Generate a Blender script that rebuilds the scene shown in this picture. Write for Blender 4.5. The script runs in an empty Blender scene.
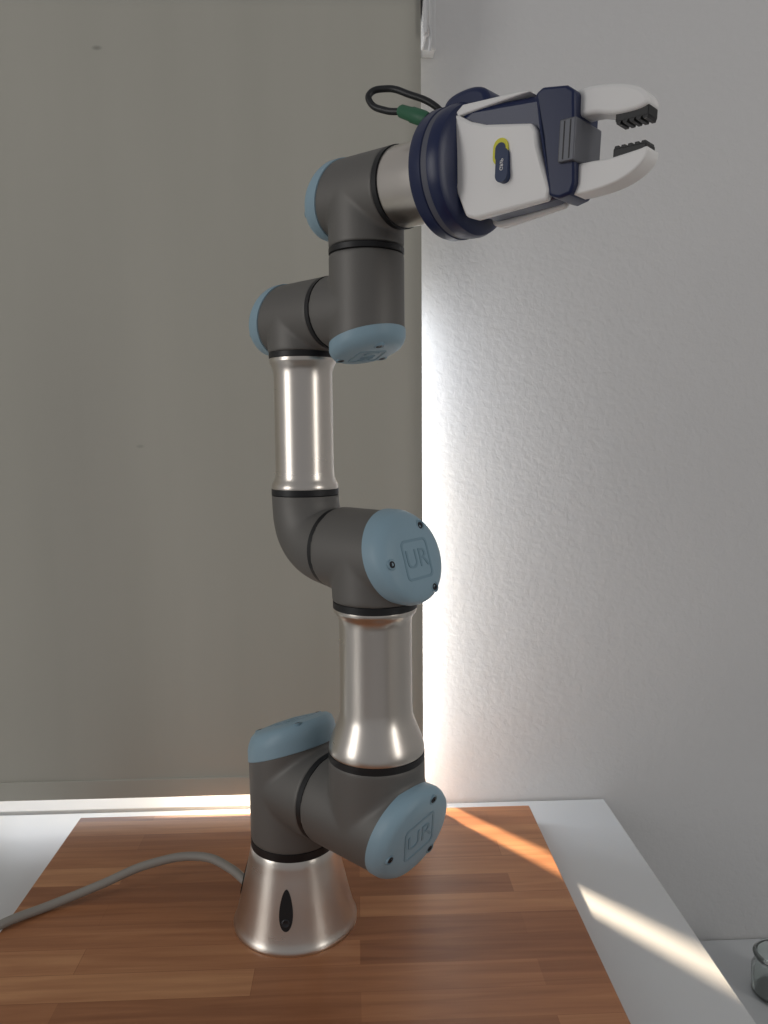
import bpy, bmesh, math, random
from mathutils import Vector, Matrix
random.seed(3)
sc = bpy.context.scene
sc.view_settings.view_transform = 'Standard'

# ---------------------------------------------------------------- materials
def new_mat(name, col, rough=0.5, metal=0.0, spec=0.5):
    m = bpy.data.materials.new(name); m.use_nodes = True
    b = m.node_tree.nodes['Principled BSDF']
    b.inputs['Base Color'].default_value = (*col, 1)
    b.inputs['Roughness'].default_value = rough
    b.inputs['Metallic'].default_value = metal
    b.inputs['Specular IOR Level'].default_value = spec
    return m, m.node_tree, b

def N(nt, t, **kw):
    n = nt.nodes.new(t)
    for k, v in kw.items():
        if k in n.inputs: n.inputs[k].default_value = v
        else: setattr(n, k, v)
    return n

def add_noise_bump(nt, b, scale, strength, dist=0.001, detail=3, stretch=None):
    tc = N(nt, 'ShaderNodeTexCoord')
    mp = N(nt, 'ShaderNodeMapping')
    if stretch: mp.inputs['Scale'].default_value = stretch
    nt.links.new(tc.outputs['Object'], mp.inputs['Vector'])
    no = N(nt, 'ShaderNodeTexNoise'); no.inputs['Scale'].default_value = scale; no.inputs['Detail'].default_value = detail
    nt.links.new(mp.outputs['Vector'], no.inputs['Vector'])
    bp = N(nt, 'ShaderNodeBump'); bp.inputs['Strength'].default_value = strength; bp.inputs['Distance'].default_value = dist
    nt.links.new(no.outputs['Fac'], bp.inputs['Height'])
    nt.links.new(bp.outputs['Normal'], b.inputs['Normal'])
    return mp, no, bp

def vary(nt, b, vec, c1, c2, scale, detail=3, lo=0.35, hi=0.65):
    no = N(nt, 'ShaderNodeTexNoise'); no.inputs['Scale'].default_value = scale; no.inputs['Detail'].default_value = detail
    nt.links.new(vec, no.inputs['Vector'])
    r = N(nt, 'ShaderNodeValToRGB')
    r.color_ramp.elements[0].position = lo; r.color_ramp.elements[0].color = (*c1, 1)
    r.color_ramp.elements[1].position = hi; r.color_ramp.elements[1].color = (*c2, 1)
    nt.links.new(no.outputs['Fac'], r.inputs['Fac'])
    nt.links.new(r.outputs['Color'], b.inputs['Base Color'])
    return r

M_grey, nt, b = new_mat('cast_grey', (0.165, 0.158, 0.147), 0.52, 0.35)
mp, _, _ = add_noise_bump(nt, b, 900, 0.12, 0.0003)
M_black, nt, b = new_mat('seal_black', (0.006, 0.006, 0.007), 0.45)
M_blue, nt, b = new_mat('cap_blue', (0.29, 0.43, 0.515), 0.45)
mp, _, _ = add_noise_bump(nt, b, 700, 0.08, 0.0002)
M_blue2, nt, b = new_mat('cap_blue_emblem', (0.22, 0.345, 0.425), 0.45)
M_silver, nt, b = new_mat('satin_aluminium', (0.72, 0.67, 0.61), 0.30, 1.0)
tc = N(nt, 'ShaderNodeTexCoord'); mp = N(nt, 'ShaderNodeMapping'); mp.inputs['Scale'].default_value = (1, 1, 8)
nt.links.new(tc.outputs['Object'], mp.inputs['Vector'])
no = N(nt, 'ShaderNodeTexNoise'); no.inputs['Scale'].default_value = 20
nt.links.new(mp.outputs['Vector'], no.inputs['Vector'])
mr = N(nt, 'ShaderNodeMapRange'); mr.inputs['To Min'].default_value = 0.26; mr.inputs['To Max'].default_value = 0.31
nt.links.new(no.outputs['Fac'], mr.inputs['Value']); nt.links.new(mr.outputs['Result'], b.inputs['Roughness'])
M_navy, nt, b = new_mat('navy_plastic', (0.007, 0.016, 0.070), 0.34)
mp, _, _ = add_noise_bump(nt, b, 900, 0.06, 0.0003)
M_white, nt, b = new_mat('white_plastic', (0.90, 0.885, 0.865), 0.4)
mp, _, _ = add_noise_bump(nt, b, 500, 0.05, 0.0003)
M_steel, nt, b = new_mat('jaw_steel', (0.16, 0.165, 0.185), 0.5, 0.4)
M_band, nt, b = new_mat('grey_band', (0.10, 0.105, 0.135), 0.5)
M_yellow, nt, b = new_mat('yellow_mark', (0.75, 0.7, 0.05), 0.5)
M_logo, nt, b = new_mat('logo_navy', (0.006, 0.025, 0.09), 0.4)
M_green, nt, b = new_mat('green_plug', (0.03, 0.14, 0.07), 0.5)
M_cable, nt, b = new_mat('cable_grey', (0.30, 0.28, 0.25), 0.5)
M_bcable, nt, b = new_mat('cable_black', (0.012, 0.013, 0.014), 0.4)
M_screw, nt, b = new_mat('screw_dark', (0.05, 0.05, 0.055), 0.35, 0.8)

# wall: lightly bumpy white paint
M_wall, nt, b = new_mat('textured_white_paint', (0.71, 0.705, 0.70), 0.75)
tc = N(nt, 'ShaderNodeTexCoord')
n1 = N(nt, 'ShaderNodeTexNoise'); n1.inputs['Scale'].default_value = 130; n1.inputs['Detail'].default_value = 2.5; n1.inputs['Distortion'].default_value = 0.4
n2 = N(nt, 'ShaderNodeTexNoise'); n2.inputs['Scale'].default_value = 22; n2.inputs['Detail'].default_value = 2
mx = N(nt, 'ShaderNodeMath'); mx.operation = 'ADD'
nt.links.new(tc.outputs['Object'], n1.inputs['Vector']); nt.links.new(tc.outputs['Object'], n2.inputs['Vector'])
nt.links.new(n1.outputs['Fac'], mx.inputs[0]); nt.links.new(n2.outputs['Fac'], mx.inputs[1])
bp = N(nt, 'ShaderNodeBump'); bp.inputs['Strength'].default_value = 0.30; bp.inputs['Distance'].default_value = 0.002
nt.links.new(mx.outputs[0], bp.inputs['Height']); nt.links.new(bp.outputs['Normal'], b.inputs['Normal'])

M_ceil, nt, b = new_mat('plain_white', (0.7, 0.7, 0.7), 0.8)
M_floor, nt, b = new_mat('floor_grey', (0.25, 0.23, 0.21), 0.6)
mp, no, bp = add_noise_bump(nt, b, 40, 0.1)
vary(nt, b, mp.outputs['Vector'], (0.22, 0.2, 0.18), (0.3, 0.28, 0.25), 6)
M_lam, nt, b = new_mat('white_laminate', (0.66, 0.675, 0.68), 0.3)
mp, _, _ = add_noise_bump(nt, b, 300, 0.03)

# blind fabric
M_blind, nt, b = new_mat('blind_fabric', (0.42, 0.40, 0.34), 0.8)
tc = N(nt, 'ShaderNodeTexCoord')
mp = N(nt, 'ShaderNodeMapping'); mp.inputs['Scale'].default_value = (6, 1, 0.6)
nt.links.new(tc.outputs['Object'], mp.inputs['Vector'])
r = vary(nt, b, mp.outputs['Vector'], (0.455, 0.442, 0.385), (0.485, 0.470, 0.412), 2.0, 3, 0.3, 0.7)
vo = N(nt, 'ShaderNodeTexVoronoi'); vo.inputs['Scale'].default_value = 7
mp2 = N(nt, 'ShaderNodeMapping'); mp2.inputs['Scale'].default_value = (0.6, 1, 1.3)
nt.links.new(tc.outputs['Object'], mp2.inputs['Vector']); nt.links.new(mp2.outputs['Vector'], vo.inputs['Vector'])
rr = N(nt, 'ShaderNodeValToRGB')
rr.color_ramp.elements[0].position = 0.02; rr.color_ramp.elements[0].color = (0.5, 0.5, 0.5, 1)
rr.color_ramp.elements[1].position = 0.04; rr.color_ramp.elements[1].color = (1, 1, 1, 1)
nt.links.new(vo.outputs['Distance'], rr.inputs['Fac'])
mm = N(nt, 'ShaderNodeMixRGB'); mm.blend_type = 'MULTIPLY'; mm.inputs[0].default_value = 1
nt.links.new(r.outputs['Color'], mm.inputs[1]); nt.links.new(rr.outputs['Color'], mm.inputs[2])
nt.links.new(mm.outputs[0], b.inputs['Base Color'])
wv = N(nt, 'ShaderNodeTexNoise'); wv.inputs['Scale'].default_value = 900
nt.links.new(tc.outputs['Object'], wv.inputs['Vector'])
bp = N(nt, 'ShaderNodeBump'); bp.inputs['Strength'].default_value = 0.15; bp.inputs['Distance'].default_value = 0.0005
nt.links.new(wv.outputs['Fac'], bp.inputs['Height']); nt.links.new(bp.outputs['Normal'], b.inputs['Normal'])

# butcher-block wood
M_wood, nt, b = new_mat('butcher_block_wood', (0.2, 0.09, 0.04), 0.34)
tc = N(nt, 'ShaderNodeTexCoord')
br = N(nt, 'ShaderNodeTexBrick'); br.offset = 0.37; br.offset_frequency = 2; br.squash = 1.0
br.inputs['Scale'].default_value = 1.0
br.inputs['Brick Width'].default_value = 0.27; br.inputs['Row Height'].default_value = 0.036
br.inputs['Mortar Size'].default_value = 0.0004; br.inputs['Mortar Smooth'].default_value = 0.2
br.inputs['Bias'].default_value = 0.0
br.inputs['Color1'].default_value = (0, 0, 0, 1); br.inputs['Color2'].default_value = (1, 1, 1, 1); br.inputs['Mortar'].default_value = (0.15, 0.15, 0.15, 1)
nt.links.new(tc.outputs['Object'], br.inputs['Vector'])
mp = N(nt, 'ShaderNodeMapping'); mp.inputs['Scale'].default_value = (3.0, 45, 20)
nt.links.new(tc.outputs['Object'], mp.inputs['Vector'])
gr = N(nt, 'ShaderNodeTexNoise'); gr.inputs['Scale'].default_value = 2.2; gr.inputs['Detail'].default_value = 6; gr.inputs['Distortion'].default_value = 0.7
nt.links.new(mp.outputs['Vector'], gr.inputs['Vector'])
a1 = N(nt, 'ShaderNodeMath'); a1.operation = 'MULTIPLY'; a1.inputs[1].default_value = 0.58
a2 = N(nt, 'ShaderNodeMath'); a2.operation = 'MULTIPLY_ADD'; a2.inputs[1].default_value = 0.40
nt.links.new(gr.outputs['Fac'], a1.inputs[0])
nt.links.new(br.outputs['Color'], a2.inputs[0]); nt.links.new(a1.outputs[0], a2.inputs[2])
cr = N(nt, 'ShaderNodeValToRGB')
cr.color_ramp.elements[0].position = 0.12; cr.color_ramp.elements[0].color = (0.22, 0.078, 0.034, 1)
cr.color_ramp.elements[1].position = 0.85; cr.color_ramp.elements[1].color = (0.66, 0.335, 0.160, 1)
e = cr.color_ramp.elements.new(0.5); e.color = (0.44, 0.188, 0.084, 1)
nt.links.new(a2.outputs[0], cr.inputs['Fac']); nt.links.new(cr.outputs['Color'], b.inputs['Base Color'])
bp = N(nt, 'ShaderNodeBump'); bp.inputs['Strength'].default_value = 0.12; bp.inputs['Distance'].default_value = 0.0008
nt.links.new(gr.outputs['Fac'], bp.inputs['Height']); nt.links.new(bp.outputs['Normal'], b.inputs['Normal'])

M_glass, nt, b = new_mat('clear_glass', (0.9, 0.95, 0.93), 0.05)
b.inputs['Transmission Weight'].default_value = 0.9; b.inputs['IOR'].default_value = 1.45

# ---------------------------------------------------------------- helpers
def link(ob, parent=None):
    sc.collection.objects.link(ob)
    if parent: ob.parent = parent
    return ob

def empty(name, loc=(0, 0, 0)):
    e = bpy.data.objects.new(name, None); e.empty_display_size = 0.05
    sc.collection.objects.link(e); return e

def obj_from_bm(name, bm, mat, parent=None, smooth=True, M=None):
    if M is not None: bm.transform(M)
    bmesh.ops.recalc_face_normals(bm, faces=bm.faces)
    me = bpy.data.meshes.new(name); bm.to_mesh(me); bm.free()
    mats = mat if isinstance(mat, list) else [mat]
    for m in mats: me.materials.append(m)
    if smooth:
        for p in me.polygons: p.use_smooth = True
        try: me.set_sharp_from_angle(angle=math.radians(38))
        except Exception: pass
    ob = bpy.data.objects.new(name, me)
    return link(ob, parent)

def lathe(name, prof, mat, parent=None, M=None, segs=72):
    bm = bmesh.new(); rings = []
    for r, z in prof:
        if r < 1e-6: rings.append([bm.verts.new((0, 0, z))])
        else: rings.append([bm.verts.new((r*math.cos(2*math.pi*i/segs), r*math.sin(2*math.pi*i/segs), z)) for i in range(segs)])
    for a, c in zip(rings[:-1], rings[1:]):
        for i in range(segs):
            j = (i+1) % segs
            if len(a) == 1 and len(c) == 1: continue
            if len(a) == 1: bm.faces.new((a[0], c[i], c[j]))
            elif len(c) == 1: bm.faces.new((a[i], a[j], c[0]))
            else: bm.faces.new((a[i], a[j], c[j], c[i]))
    if len(rings[0]) > 1: bm.faces.new(list(reversed(rings[0])))
    if len(rings[-1]) > 1: bm.faces.new(rings[-1])
    return obj_from_bm(name, bm, mat, parent, True, M)

def frame(o, z, x):
    z = Vector(z).normalized(); x = Vector(x); x = (x - z*x.dot(z)).normalized(); y = z.cross(x)
    M = Matrix(((x.x, y.x, z.x, o[0]), (x.y, y.y, z.y, o[1]), (x.z, y.z, z.z, o[2]), (0, 0, 0, 1)))
    return M

def box(bm, lo, hi):
    vs = [bm.verts.new((x, y, z)) for x in (lo[0], hi[0]) for y in (lo[1], hi[1]) for z in (lo[2], hi[2])]
    for f in ((0,1,3,2),(4,6,7,5),(0,4,5,1),(2,3,7,6),(0,2,6,4),(1,5,7,3)):
        bm.faces.new([vs[i] for i in f])

def box_obj(name, boxes, mat, parent=None, bev=0.0):
    bm = bmesh.new()
    for lo, hi in boxes: box(bm, lo, hi)
    ob = obj_from_bm(name, bm, mat, parent, False)
    if bev:
        m = ob.modifiers.new('bevel', 'BEVEL'); m.width = bev; m.segments = 3; m.limit_method = 'ANGLE'
    return ob

def cyl_into(bm, p0, p1, r, shear=None, segs=64):
    p0 = Vector(p0); p1 = Vector(p1); d = (p1-p0).normalized()
    x = d.orthogonal().normalized(); y = d.cross(x)
    A, B = [], []
    for i in range(segs):
        c = x*math.cos(2*math.pi*i/segs) + y*math.sin(2*math.pi*i/segs)
        A.append(bm.verts.new(p0 + c*r))
        off = 0
        if shear: off = -shear[0]*(c*r).dot(Vector(shear[1]))
        B.append(bm.verts.new(p1 + c*r + d*off))
    for i in range(segs):
        j = (i+1) % segs
        bm.faces.new((A[i], A[j], B[j], B[i]))
    bm.faces.new(list(reversed(A))); bm.faces.new(B)

def housing(name, cyls, parent, iters=22, voxel=0.0016):
    bm = bmesh.new()
    for c in cyls: cyl_into(bm, *c)
    ob = obj_from_bm(name, bm, M_grey, parent, False)
    m = ob.modifiers.new('union', 'REMESH'); m.mode = 'VOXEL'; m.voxel_size = voxel; m.use_smooth_shade = True
    s = ob.modifiers.new('fillet', 'SMOOTH'); s.factor = 0.5; s.iterations = iters
    return ob

def prism(name, poly, q0, q1, mat, parent, M, bev=0.0, segs=3, taper=0.0, keel=0.0):
    """profile (t,z) extruded along q; taper narrows the width with t, keel narrows it towards the underside"""
    bm = bmesh.new()
    def pt(t, z, q):
        f = 1 - taper*(t-0.03)/0.1
        if keel and z < 0: f *= 1 - keel*min(1, -z/0.035)
        return (t, q*f, z)
    a = [bm.verts.new(pt(t, z, q0)) for t, z in poly]
    c = [bm.verts.new(pt(t, z, q1)) for t, z in poly]
    bm.faces.new(a); bm.faces.new(list(reversed(c)))
    n = len(poly)
    for i in range(n):
        j = (i+1) % n
        bm.faces.new((a[i], c[i], c[j], a[j]))
    ob = obj_from_bm(name, bm, mat, parent, True, M)
    if bev:
        m = ob.modifiers.new('bevel', 'BEVEL'); m.width = bev; m.segments = segs; m.limit_method = 'ANGLE'; m.angle_limit = math.radians(40)
    return ob

def smooth_closed(pts, n=6):
    out = []; L = len(pts)
    for i in range(L):
        p0, p1, p2, p3 = [Vector((*pts[(i+k) % L], 0)) for k in (-1, 0, 1, 2)]
        for s in range(n):
            t = s/n
            v = 0.5*((2*p1)+(-p0+p2)*t+(2*p0-5*p1+4*p2-p3)*t*t+(-p0+3*p1-3*p2+p3)*t**3)
            out.append((v.x, v.y))
    return out

def tube(name, pts, r, mat, parent=None):
    cu = bpy.data.curves.new(name, 'CURVE'); cu.dimensions = '3D'; cu.bevel_depth = r; cu.bevel_resolution = 6; cu.resolution_u = 16; cu.use_fill_caps = True
    sp = cu.splines.new('BEZIER'); sp.bezier_points.add(len(pts)-1)
    for bpnt, p in zip(sp.bezier_points, pts):
        bpnt.co = p; bpnt.handle_left_type = bpnt.handle_right_type = 'AUTO'
    cu.materials.append(mat)
    return link(bpy.data.objects.new(name, cu), parent)

def text_mesh(name, body, size, depth, mat, parent, M):
    cu = bpy.data.curves.new(name+'_c', 'FONT'); cu.body = body; cu.size = size; cu.extrude = depth
    cu.align_x = 'CENTER'; cu.align_y = 'CENTER'
    tmp = bpy.data.objects.new(name+'_t', cu); sc.collection.objects.link(tmp)
    dg = bpy.context.evaluated_depsgraph_get()
    me = bpy.data.meshes.new_from_object(tmp.evaluated_get(dg))
    bpy.data.objects.remove(tmp)
    me.transform(M); me.materials.clear(); me.materials.append(mat)
    return link(bpy.data.objects.new(name, me), parent)

# ---------------------------------------------------------------- room
WY = 1.05
box_obj('wall_back', [((0.075, WY, -0.78), (1.6, WY+0.22, 2.0)),
                      ((-2.2, WY, -0.78), (-1.25, WY+0.22, 2.0)),
                      ((-1.25, WY, -0.78), (0.075, WY+0.22, -0.03)),
                      ((-1.25, WY, 1.10), (0.075, WY+0.22, 2.0))], M_wall)
box_obj('wall_right', [((1.6, -2.2, -0.78), (1.7, WY+0.22, 2.0))], M_wall)
box_obj('floor', [((-2.2, -2.2, -0.80), (1.6, WY, -0.78))], M_floor)
box_obj('baseboard_back', [((0.36, WY-0.012, -0.78), (1.6, WY, -0.70))], M_ceil, bev=0.003)
box_obj('trim_1', [((-1.25, WY-0.0, -0.03), (0.075, WY+0.22, -0.022))], M_ceil, bev=0.001)   # window sill
box_obj('window_1', [((-1.25, WY+0.15, -0.022), (0.075, WY+0.20, 0.03)), ((-1.25, WY+0.15, 1.05), (0.075, WY+0.20, 1.10)),
                     ((-1.25, WY+0.15, 0.03), (-1.20, WY+0.20, 1.05)), ((0.035, WY+0.15, 0.03), (0.075, WY+0.20, 1.05)),
                     ((-0.64, WY+0.15, 0.03), (-0.59, WY+0.20, 1.05))], M_ceil, bev=0.003)

# roller blind
rb = empty('roller_blind')
BY = 0.998
bm = bmesh.new(); nx, nz = 60, 50
X0, X1, Z0, Z1 = -1.30, 0.0885, 0.022, 1.035
grid = [[bm.verts.new((X0+(X1-X0)*i/nx, BY+0.0012*math.sin(i*0.7+0.3*j*0.2)*(1-j/nz), Z0+(Z1-Z0)*j/nz)) for j in range(nz+1)] for i in range(nx+1)]
for i in range(nx):
    for j in range(nz): bm.faces.new((grid[i][j], grid[i+1][j], grid[i+1][j+1], grid[i][j+1]))
ob = obj_from_bm('fabric', bm, M_blind, rb)
s = ob.modifiers.new('thick', 'SOLIDIFY'); s.thickness = 0.0008
box_obj('hem_bar', [((X0, BY-0.0035, 0.020), (X1, BY+0.0035, 0.046))], M_blind, rb, 0.0015)
lathe('roller_tube', [(0.0, 0), (0.022, 0), (0.022, X1-X0), (0, X1-X0)], M_blind, rb, frame((X0, BY+0.022, 1.038), (1, 0, 0), (0, 0, 1)))
box_obj('bracket', [((X1+0.003, BY-0.012, 0.985), (X1+0.007, WY, 1.075)), ((X1+0.003, BY+0.03, 0.985), (X1+0.022, WY, 1.075))], M_ceil, rb, 0.002)
lathe('bracket_cap', [(0.0, 0), (0.020, 0), (0.020, 0.004), (0.016, 0.007), (0, 0.007)], M_ceil, rb, frame((X1+0.006, BY+0.014, 1.015), (1, 0, 0), (0, 0, 1)))
tube('chain', [(X1+0.012, BY+0.004, 1.0), (X1+0.012, BY+0.002, 0.98), (X1+0.011, BY+0.004, 0.972)], 0.0018, M_ceil, rb)

# ---------------------------------------------------------------- tables
TZ = -0.025
wt = empty('white_table')
box_obj('table_top', [((-1.1, 0.10, TZ-0.028), (0.354, WY-0.004, TZ))], M_lam, wt, 0.0015)
for i, (x, y) in enumerate(((-1.05, 0.15), (0.28, 0.15), (-1.05, 0.97), (0.28, 0.97))):
    box_obj('leg_%d' % (i+1), [((x, y, -0.78), (x+0.045, y+0.045, TZ-0.028))], M_lam, wt, 0.002)
ob = box_obj('wooden_board', [((-0.368, 0.20, TZ), (0.231, 0.985, 0.0))], M_wood, None, 0.0015)
cb = empty('low_cabinet')
box_obj('cabinet_body', [((0.375, 0.45, -0.77), (1.35, WY-0.014, -0.275))], M_lam, cb, 0.002)
box_obj('cabinet_top', [((0.365, 0.43, -0.275), (1.36, WY-0.002, -0.25))], M_lam, cb, 0.002)
box_obj('cabinet_plinth', [((0.39, 0.48, -0.78), (1.33, WY-0.03, -0.77))], M_lam, cb)

# glass jar
gj = empty('glass_jar')
jx, jy, jz = 0.560, 0.935, -0.25
lathe('jar_body', [(0, 0.0), (0.030, 0.0), (0.034, 0.004), (0.035, 0.035), (0.030, 0.045), (0.031, 0.052), (0.028, 0.052), (0.027, 0.045), (0.032, 0.034), (0.031, 0.006), (0, 0.004)], M_glass, gj, Matrix.Translation((jx, jy, jz)))
lathe('jar_lid', [(0, 0.052), (0.033, 0.052), (0.034, 0.055), (0.030, 0.060), (0.008, 0.062), (0.009, 0.072), (0, 0.075)], M_glass, gj, Matrix.Translation((jx, jy, jz)))

# ---------------------------------------------------------------- robot arm
U = Vector((0.7037, -0.711, 0)).normalized()
P = Vector((U.y, -U.x, 0))           # horizontal, towards the camera side
Z = Vector((0, 0, 1))
B0 = Vector((-0.067, 0.760, 0))
arm = empty('robot_arm')

lathe('base_flange', [(0, 0), (0.0635, 0), (0.0640, 0.001), (0.0640, 0.0035), (0.0625, 0.006), (0.0605, 0.012), (0.0578, 0.022),
                      (0.0545, 0.036), (0.0510, 0.052), (0.0478, 0.066), (0.0455, 0.077), (0.0445, 0.0835), (0.0435, 0.0855), (0, 0.0855)],
      M_silver, arm, Matrix.Translation(B0), 96)
def base_slot(ang, n):
    d = Vector((math.cos(ang), math.sin(ang), 0))
    slope = Vector((d.x*-0.23, d.y*-0.23, 1)).normalized()
    nrm = (d + Vector((0, 0, 0.23))).normalized()
    o = B0 + d*0.0528 + Vector((0, 0, 0.042))
    M = frame(o, nrm, slope)
    bm = bmesh.new()
    top, bot = [], []
    K = 40
    for i in range(K):
        a = 2*math.pi*i/K
        xx = 0.0195*math.cos(a); yy = 0.0066*math.sin(a)*(1-0.25*math.cos(a))
        top.append(bm.verts.new((xx, yy, 0.0012))); bot.append(bm.verts.new((xx, yy, -0.01)))
    for i in range(K):
        j = (i+1) % K; bm.faces.new((top[i], top[j], bot[j], bot[i]))
    bm.faces.new(top); bm.faces.new(list(reversed(bot)))
    obj_from_bm('slot_%d' % n, bm, M_black, arm, True, M)
    lathe('slot_bolt_%d' % n, [(0, 0), (0.0042, 0), (0.0042, 0.003), (0.0032, 0.0034), (0.002, 0.0030), (0, 0.0030)], M_screw, arm, frame(o + nrm*-0.0016 - slope*0.012, nrm, slope), 24)
for n, a in enumerate((-95, 85, 172)): base_slot(math.radians(a), n+1)

def ring(name, c, ax, r, w=0.007):
    ax = Vector(ax)
    return lathe(name, [(0, -w/2), (r-0.0012, -w/2), (r-0.0004, -w/2+0.0006), (r-0.0004, w/2-0.0006), (r-0.0012, w/2), (0, w/2)], M_black, arm,
                 frame(c, ax, ax.orthogonal()), 72)

def cap(name, c, ax, away, R, s0, k, h=0.018, rot=0.0, emblem=True):
    M = frame(Vector(c) + Vector(ax)*s0, ax, away)
    S = Matrix.Identity(4); S[2][0] = -k
    M2 = M @ S
    R1 = R + 0.0008
    lathe(name, [(0, 0), (R1-0.0015, 0.0), (R1, 0.0008), (R1, h*0.42), (R1-0.0012, h*0.60), (R1-0.0038, h*0.80), (R1-0.008, h*0.92),
                 (R1*0.55, h*0.985), (0, h)], M_blue, arm, M2, 96)
    s = R*0.42
    def rr(s, rad, K=8):
        o = []
        for cx, cy, a0 in ((s-rad, s-rad, 0), (-s+rad, s-rad, 90), (-s+rad, -s+rad, 180), (s-rad, -s+rad, 270)):
            for i in range(K+1):
                a = math.radians(a0+90*i/K); o.append((cx+rad*math.cos(a), cy+rad*math.sin(a)))
        return o
    RM = Matrix.Rotation(rot, 4, 'Z')
    zt = h*0.96
    bm = bmesh.new(); o = rr(s, s*0.28); ii = rr(s*0.88, s*0.2)
    vo_ = [bm.verts.new((x, y, zt+0.0011)) for x, y in o]; vi = [bm.verts.new((x, y, zt+0.0011)) for x, y in ii]
    vo2 = [bm.verts.new((x*1.03, y*1.03, zt-0.002)) for x, y in o]; vi2 = [bm.verts.new((x*0.97, y*0.97, zt-0.002)) for x, y in ii]
    L = len(o)
    for i in range(L):
        j = (i+1) % L
        bm.faces.new((vo_[i], vo_[j], vi[j], vi[i])); bm.faces.new((vo_[i], vo2[i], vo2[j], vo_[j])); bm.faces.new((vi[i], vi[j], vi2[j], vi2[i]))
    obj_from_bm(name+'_emblem', bm, M_blue2, arm, True, M2 @ RM)
    text_mesh(name+'_letters', 'UR', s*1.3, 0.0006, M_blue2, arm, M2 @ RM @ Matrix.Translation((0, 0, zt+0.0008)))
    for i in range(3):
        a = rot + math.radians(60 + i*120)
        Tm = Matrix.Translation(((R-0.0095)*math.cos(a), (R-0.0095)*math.sin(a), h*0.915))
        lathe(name+'_screw_seat_%d' % (i+1), [(0, -0.003), (0.0050, -0.003), (0.0047, 0.0008), (0.0038, 0.0010), (0.0036, 0.0002), (0, 0.0002)], M_blue2, arm, M2 @ Tm, 28)
        lathe(name+'_screw_%d' % (i+1), [(0, 0), (0.0028, 0), (0.0028, 0.0010), (0.0017, 0.0012), (0.0014, 0.0005), (0, 0.0005)], M_screw, arm, M2 @ Tm, 20)

# ---- joint 1 (base)
ring('base_seal', B0+Z*0.0895, Z, 0.0445, 0.009)
J1 = B0 + Z*0.152
R1 = 0.044
housing('base_joint_housing', [(B0+Z*0.0915, J1+Z*0.036, R1, (0.38, -U)), (J1, J1+U*0.056, R1)], arm)
cap('base_joint_cover', J1, Z, -U, R1, 0.031, 0.38, 0.031, math.radians(90))
ring('shoulder_seal', J1+U*0.0585, U, R1, 0.007)
# ---- joint 2 (shoulder)
J2 = J1 + U*0.1198
housing('shoulder_joint_housing', [(J2-U*0.059, J2+U*0.036, R1, (0.3, -Z)), (J2, J2+Z*0.061, R1)], arm)
cap('shoulder_joint_cover', J2, U, -Z, R1, 0.029, 0.30, 0.022, math.radians(105))
ring('upper_arm_seal_lower', J2+Z*0.0625, Z, R1+0.0002, 0.007)
A = Vector((J2.x, J2.y, 0))
lathe('upper_arm_tube', [(0, .218), (.0432, .218), (.0436, .2195), (.0432, .224), (.0415, .230), (.0385, .237), (.0350, .246), (.0333, .252), (.0327, .260),
                         (.0325, .335), (.0328, .340), (.0345, .344), (.0366, .346), (.0372, .348), (.0370, .350), (0, .350)], M_silver, arm, Matrix.Translation(A))
ring('upper_arm_seal_upper', A+Z*0.3535, Z, 0.0382, 0.007)
# ---- joint 3 (elbow)
J3 = A + Z*0.3985
R3 = 0.0385
housing('elbow_joint_housing', [(J3-U*0.044, J3+U*0.033, R3, (0.28, Z)), (J3, J3-Z*0.043, R3)], arm)
cap('elbow_joint_cover', J3, U, Z, R3+0.001, 0.0245, 0.28, 0.0255, math.radians(-88))
ring('elbow_seal', J3-U*0.0465, U, 0.0372, 0.006)
F = A - U*0.0915
R4 = 0.0320
bm = bmesh.new(); segs, K = 64, 28
c0 = J3 - U*0.047; c1 = F + Z*0.4455
rings_ = []
pts = []
for i in range(K+1):
    t = i/K
    corner = Vector((F.x, F.y, J3.z))
    p = (c0*(1-t)**3 + 3*(1-t)**2*t*(c0*0.35+corner*0.65) + 3*(1-t)*t*t*(corner*0.72+c1*0.28) + c1*t**3)
    pts.append(p)
for i, p in enumerate(pts):
    if i == 0: d = -U
    elif i == K: d = Z
    else: d = (pts[i+1]-pts[i-1]).normalized()
    y = P; x = y.cross(d).normalized()
    r = 0.0365 + (R4-0.0365)*min(1, i/K*1.1)
    rings_.append([bm.verts.new(p + (x*math.cos(2*math.pi*j/segs)+y*math.sin(2*math.pi*j/segs))*r) for j in range(segs)])
for a_, c_ in zip(rings_[:-1], rings_[1:]):
    for j in range(segs): bm.faces.new((a_[j], a_[(j+1) % segs], c_[(j+1) % segs], c_[j]))
bm.faces.new(rings_[0]); bm.faces.new(list(reversed(rings_[-1])))
obj_from_bm('forearm_bend', bm, M_grey, arm)
ring('forearm_seal_lower', F+Z*0.449, Z, 0.0326, 0.0065)
lathe('forearm_tube', [(0, .452), (.0318, .452), (.0321, .4535), (.0316, .456), (.0298, .459), (.0284, .463), (.0279, .470),
                       (.0277, .555), (.0280, .562), (.0295, .567), (.0312, .570), (.0316, .572), (.0313, .574), (0, .574)], M_silver, arm, Matrix.Translation(F))
ring('forearm_seal_upper', F+Z*0.577, Z, 0.0322, 0.006)
# ---- joint 4 (wrist 1)
J4 = F + Z*0.612
RW = 0.0325
housing('wrist_1_housing', [(J4+U*0.0405, J4-U*0.028, RW, (0.25, Z)), (J4, J4-Z*0.033, RW)], arm, 16, 0.0013)
cap('wrist_1_cover', J4, -U, Z, RW, 0.0245, 0.25, 0.022, math.radians(60))
ring('wrist_1_seal', J4+U*0.0425, U, RW+0.0004, 0.0055)
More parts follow.
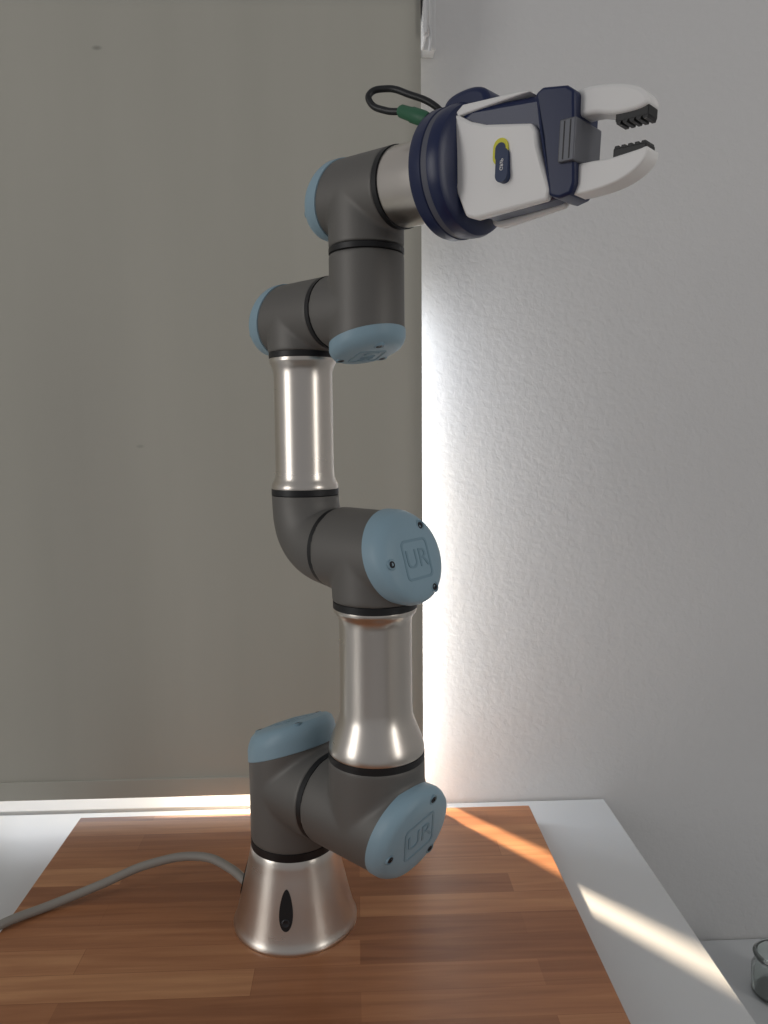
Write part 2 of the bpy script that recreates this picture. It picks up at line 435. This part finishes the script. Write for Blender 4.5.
# ---- joint 5 (wrist 2)
J5 = J4 + U*0.0853
housing('wrist_2_housing', [(J5+Z*0.044, J5-Z*0.028, RW, (0.25, U)), (J5, J5-U*0.0405, RW)], arm, 16, 0.0013)
cap('wrist_2_cover', J5, -Z, U, RW, 0.0245, 0.25, 0.017, math.radians(200))
ring('wrist_2_seal', J5+Z*0.0465, Z, RW+0.0004, 0.0055)
# ---- joint 6 (wrist 3), tool axis dips slightly
J6 = J5 + Z*0.0935
T = (U*math.cos(math.radians(3)) - Z*math.sin(math.radians(3))).normalized()
housing('wrist_3_housing', [(J6+T*0.037, J6-T*0.030, RW, (0.25, Z)), (J6, J6-Z*0.0445, RW)], arm, 16, 0.0013)
cap('wrist_3_cover', J6, -T, Z, RW, 0.0265, 0.25, 0.022, math.radians(60))
ring('wrist_3_seal', J6+T*0.0395, T, RW+0.0004, 0.006)
lathe('tool_flange', [(0, .042), (.0312, .042), (.0315, .0435), (.0312, .060), (.0315, .062), (.0315, .0865), (0, .0865)], M_silver, arm, frame(J6, T, P))

# ---------------------------------------------------------------- gripper
gr_ = empty('robotic_gripper')
FO = J6 + T*0.082
zz = T.cross(P)
if zz.z < 0: zz = -zz
G = Matrix(((T.x, P.x, zz.x, FO.x), (T.y, P.y, zz.y, FO.y), (T.z, P.z, zz.z, FO.z), (0, 0, 0, 1)))
GL = frame(FO, T, P)
lathe('adapter_collar', [(0, .005), (.0430, .005), (.0465, .007), (.0475, .010), (.0475, .018), (0.0465, .0188), (0, .0188)], M_navy, gr_, GL, 96)
lathe('adapter_band', [(0, .0188), (.0467, .0188), (.0467, .0238), (0, .0238)], M_band, gr_, GL, 96)
lathe('adapter_front', [(0, .0238), (.0467, .0238), (.0475, .0246), (.0475, .030), (.0460, .034), (.041, .037), (0, .037)], M_navy, gr_, GL, 96)
prism('cable_housing', smooth_closed([(.008, .030), (.010, .046), (.018, .053), (.036, .055), (.048, .051), (.052, .040), (.046, .028)], 4), -0.020, 0.014, M_navy, gr_, G, 0.006)
HQ = 0.031
TP = 0.46
KL = 0.45
prism('body', [(.034, .030), (.046, .036), (.100, .034), (.112, .036), (.121, .034), (.1225, .020), (.1225, -.018), (.120, -.028), (.112, -.032), (.100, -.034), (.050, -.037), (.036, -.030)], -HQ+.004, HQ-.004, M_navy, gr_, G, 0.005, taper=TP, keel=KL)
prism('body_front_frame', [(.096, .0335), (.101, .037), (.118, .035), (.1235, .031), (.1255, -.026), (.123, -.0325), (.114, -.0345), (.107, -.032), (.1005, .008)], -HQ+.0004, HQ-.0004, M_navy, gr_, G, 0.002, taper=TP, keel=KL*.6)
shell = [(.031, .028), (.036, .0315), (.048, .0245), (.060, .0205), (.095, .0155), (.0985, .010), (.100, 0.0), (.108, -.028), (.106, -.0345), (.050, -.0405), (.042, -.038), (.036, -.022), (.032, 0.0), (.030, .015)]
prism('side_shell_1', shell, 0.018, HQ, M_white, gr_, G, 0.0022, taper=TP, keel=KL*.6)
prism('side_shell_2', shell, -HQ, -0.018, M_white, gr_, G, 0.0022, taper=TP, keel=KL*.6)
strip = [(.031, .030), (.040, .0375), (.084, .0378), (.092, .0365), (.068, .0340), (.046, .0315)]
prism('upper_shell', strip, -HQ+.002, HQ-.002, M_white, gr_, G, 0.0015, taper=TP)
def yface(t): return HQ*(1-TP*(t-.03)/.1)
def capsule(name, cx, cz, L, Wd, mat, y0, y1, ang=0):
    pts = []
    for s in (1, -1):
        for i in range(13):
            a = math.radians(-90+180*i/12)
            if s == 1: x, z = Wd*math.sin(a)*-1, L + Wd*math.cos(a)
            else: x, z = Wd*math.sin(a), -L - Wd*math.cos(a)
            pts.append((cx + x*math.cos(ang)-z*math.sin(ang), cz + x*math.sin(ang)+z*math.cos(ang)))
    return prism(name, pts, y0, y1, mat, gr_, G, 0.0)
y_ = yface(.072)
capsule('badge', .0750, -.009, .0065, .0050, M_logo, y_-.006, y_+.0012)
capsule('badge_top', .0732, 0, .0030, .0060, M_yellow, y_-.006, y_+.0009)
capsule('badge_top_inner', .0735, -.0005, .0022, .0042, M_logo, y_-.006, y_+.0013)
text_mesh('badge_text', 'GRIP', .0038, .0002, M_white, gr_, G @ Matrix.Translation((.0750, y_+.0013, -.009)) @ Matrix(((0, 1, 0, 0), (0, 0, 1, 0), (1, 0, 0, 0), (0, 0, 0, 1))))
# jaws
yj = yface(.122)
prism('jaw_cover', [(.1145, -.013), (.1265, -.013), (.1265, .014), (.1145, .014)], -yj+.001, yj+.0006, M_steel, gr_, G, 0.001)
for i in range(2):
    prism('jaw_groove_%d' % (i+1), [(.1180+i*.0045, -.0115), (.1187+i*.0045, -.0115), (.1187+i*.0045, .0125), (.1180+i*.0045, .0125)], 0, yj+.0009, M_black, gr_, G)
# fingers
up = smooth_closed([(.112, .020), (.111, .029), (.117, .0335), (.132, .0345), (.150, .0315), (.163, .0265), (.1695, .0205), (.1700, .0150), (.163, .0130), (.150, .0130), (.142, .0145), (.135, .0165), (.128, .0170), (.118, .017)], 5)
dn = smooth_closed([(.112, -.014), (.111, -.026), (.117, -.0315), (.132, -.0320), (.150, -.0295), (.163, -.0245), (.171, -.0175), (.1720, -.0110), (.166, -.0115), (.152, -.0130), (.144, -.0135), (.136, -.0130), (.128, -.0130), (.118, -.013)], 5)
prism('finger_1', up, -0.0085, 0.0085, M_white, gr_, G, 0.0028)
prism('finger_2', dn, -0.0085, 0.0085, M_white, gr_, G, 0.0028)
for n, s, za, zb in ((1, 1, .0145, .0085), (2, -1, -.0135, -.0075)):
    prism('finger_pad_%d' % n, [(.148, za), (.1705, za+.0005), (.1705, zb), (.148, zb)], -0.0064, 0.0064, M_black, gr_, G, 0.0008)
    for i in range(5):
        x = .1485+i*.0045
        prism('finger_pad_%d_tooth_%d' % (n, i+1), [(x, zb+s*.0005), (x+.0036, zb+s*.0005), (x+.0030, zb-s*.0014), (x+.0006, zb-s*.0014)], -0.0062, 0.0062, M_black, gr_, G)
# gripper cable + plug
tube('cable', [(.078, .620, .742), (.066, .622, .7555), (.047, .630, .767), (.029, .638, .7745), (.016, .640, .771), (.0165, .638, .764), (.028, .630, .755), (.040, .622, .751)], 0.0026, M_bcable, gr_)
pd = (Vector((.060, .607, .739)) - Vector((.040, .621, .751))).normalized()
lathe('plug', [(0, -0.002), (.0035, -0.002), (.0048, 0), (.0052, .010), (.0058, .011), (.0058, .022), (.005, .026), (0, .026)], M_green, gr_, frame((.040, .621, .751), pd, Z), 24)

# ---------------------------------------------------------------- base power cable
st = B0 + Vector((-0.050, 0.005, 0.036))
tube('power_cable', [tuple(st), (-0.138, .785, 0.041), (-0.176, .812, 0.040), (-0.234, .818, 0.029), (-0.285, .805, 0.014), (-0.33, .785, 0.0055), (-0.368, .755, 0.0055), (-0.41, .72, -0.004), (-0.50, .66, -0.0198), (-0.8, .55, -0.0198)], 0.0047, M_cable)

# ---------------------------------------------------------------- lights
w = bpy.data.worlds.new('world'); sc.world = w; w.use_nodes = True
bg = w.node_tree.nodes['Background']; bg.inputs['Color'].default_value = (0.97, 0.97, 1.0, 1); bg.inputs['Strength'].default_value = 0.25

def area(name, loc, direction, sx, sy, power, col=(1, 1, 1)):
    l = bpy.data.lights.new(name, 'AREA'); l.shape = 'RECTANGLE'; l.size = sx; l.size_y = sy; l.energy = power; l.color = col
    o = bpy.data.objects.new(name, l); o.location = loc
    o.rotation_euler = Vector(direction).to_track_quat('-Z', 'Y').to_euler(); sc.collection.objects.link(o); return o
area('window_daylight', (-0.58, WY+0.32, 0.55), (0, -1, -0.15), 1.3, 1.1, 8, (0.94, 0.96, 1))
area('blind_edge_daylight', (0.040, 1.014, 0.34), (1, 0.0, 0), 0.024, 0.64, 0.85, (0.86, 0.91, 1))
area('side_fill_left', (-1.9, -0.3, 0.8), (1.9, 0.9, -0.1), 0.7, 1.4, 9.5, (1, 0.98, 0.95))  # added soft fill, no window there; gives the metal tubes vertical highlights
area('side_fill_right', (1.5, -0.5, 0.9), (-1.5, 1.2, -0.2), 0.4, 1.3, 6, (1, 0.97, 0.93))  # added narrow fill on the right, not a window; second highlight on the tubes
sp = bpy.data.lights.new('sun_through_slit', 'SPOT'); sp.energy = 560; sp.spot_size = math.radians(28); sp.spot_blend = 0.5; sp.shadow_soft_size = 0.055; sp.color = (1, 0.80, 0.58)
so = bpy.data.objects.new('sun_through_slit', sp); sc.collection.objects.link(so)
tgt = Vector((0.21, 0.90, 0.0)); so.location = tgt + Vector((-0.62, 0.74, 0.62))*1.6
so.rotation_euler = (tgt-so.location).to_track_quat('-Z', 'Y').to_euler()

# ---------------------------------------------------------------- camera
cd = bpy.data.cameras.new('camera'); cam = bpy.data.objects.new('camera', cd); sc.collection.objects.link(cam)
cd.sensor_fit = 'VERTICAL'; cd.sensor_height = 36.0; cd.lens = 36.0*769/1024
cd.clip_start = 0.02
yaw, pitch, roll = math.radians(2.2), math.radians(6.1), math.radians(0.5)
Rm = Matrix.Rotation(-yaw, 4, 'Z') @ Matrix.Rotation(math.radians(90)-pitch, 4, 'X') @ Matrix.Rotation(-roll, 4, 'Z')
cam.matrix_world = Matrix.Translation((0, 0, 0.507)) @ Rm
sc.camera = cam
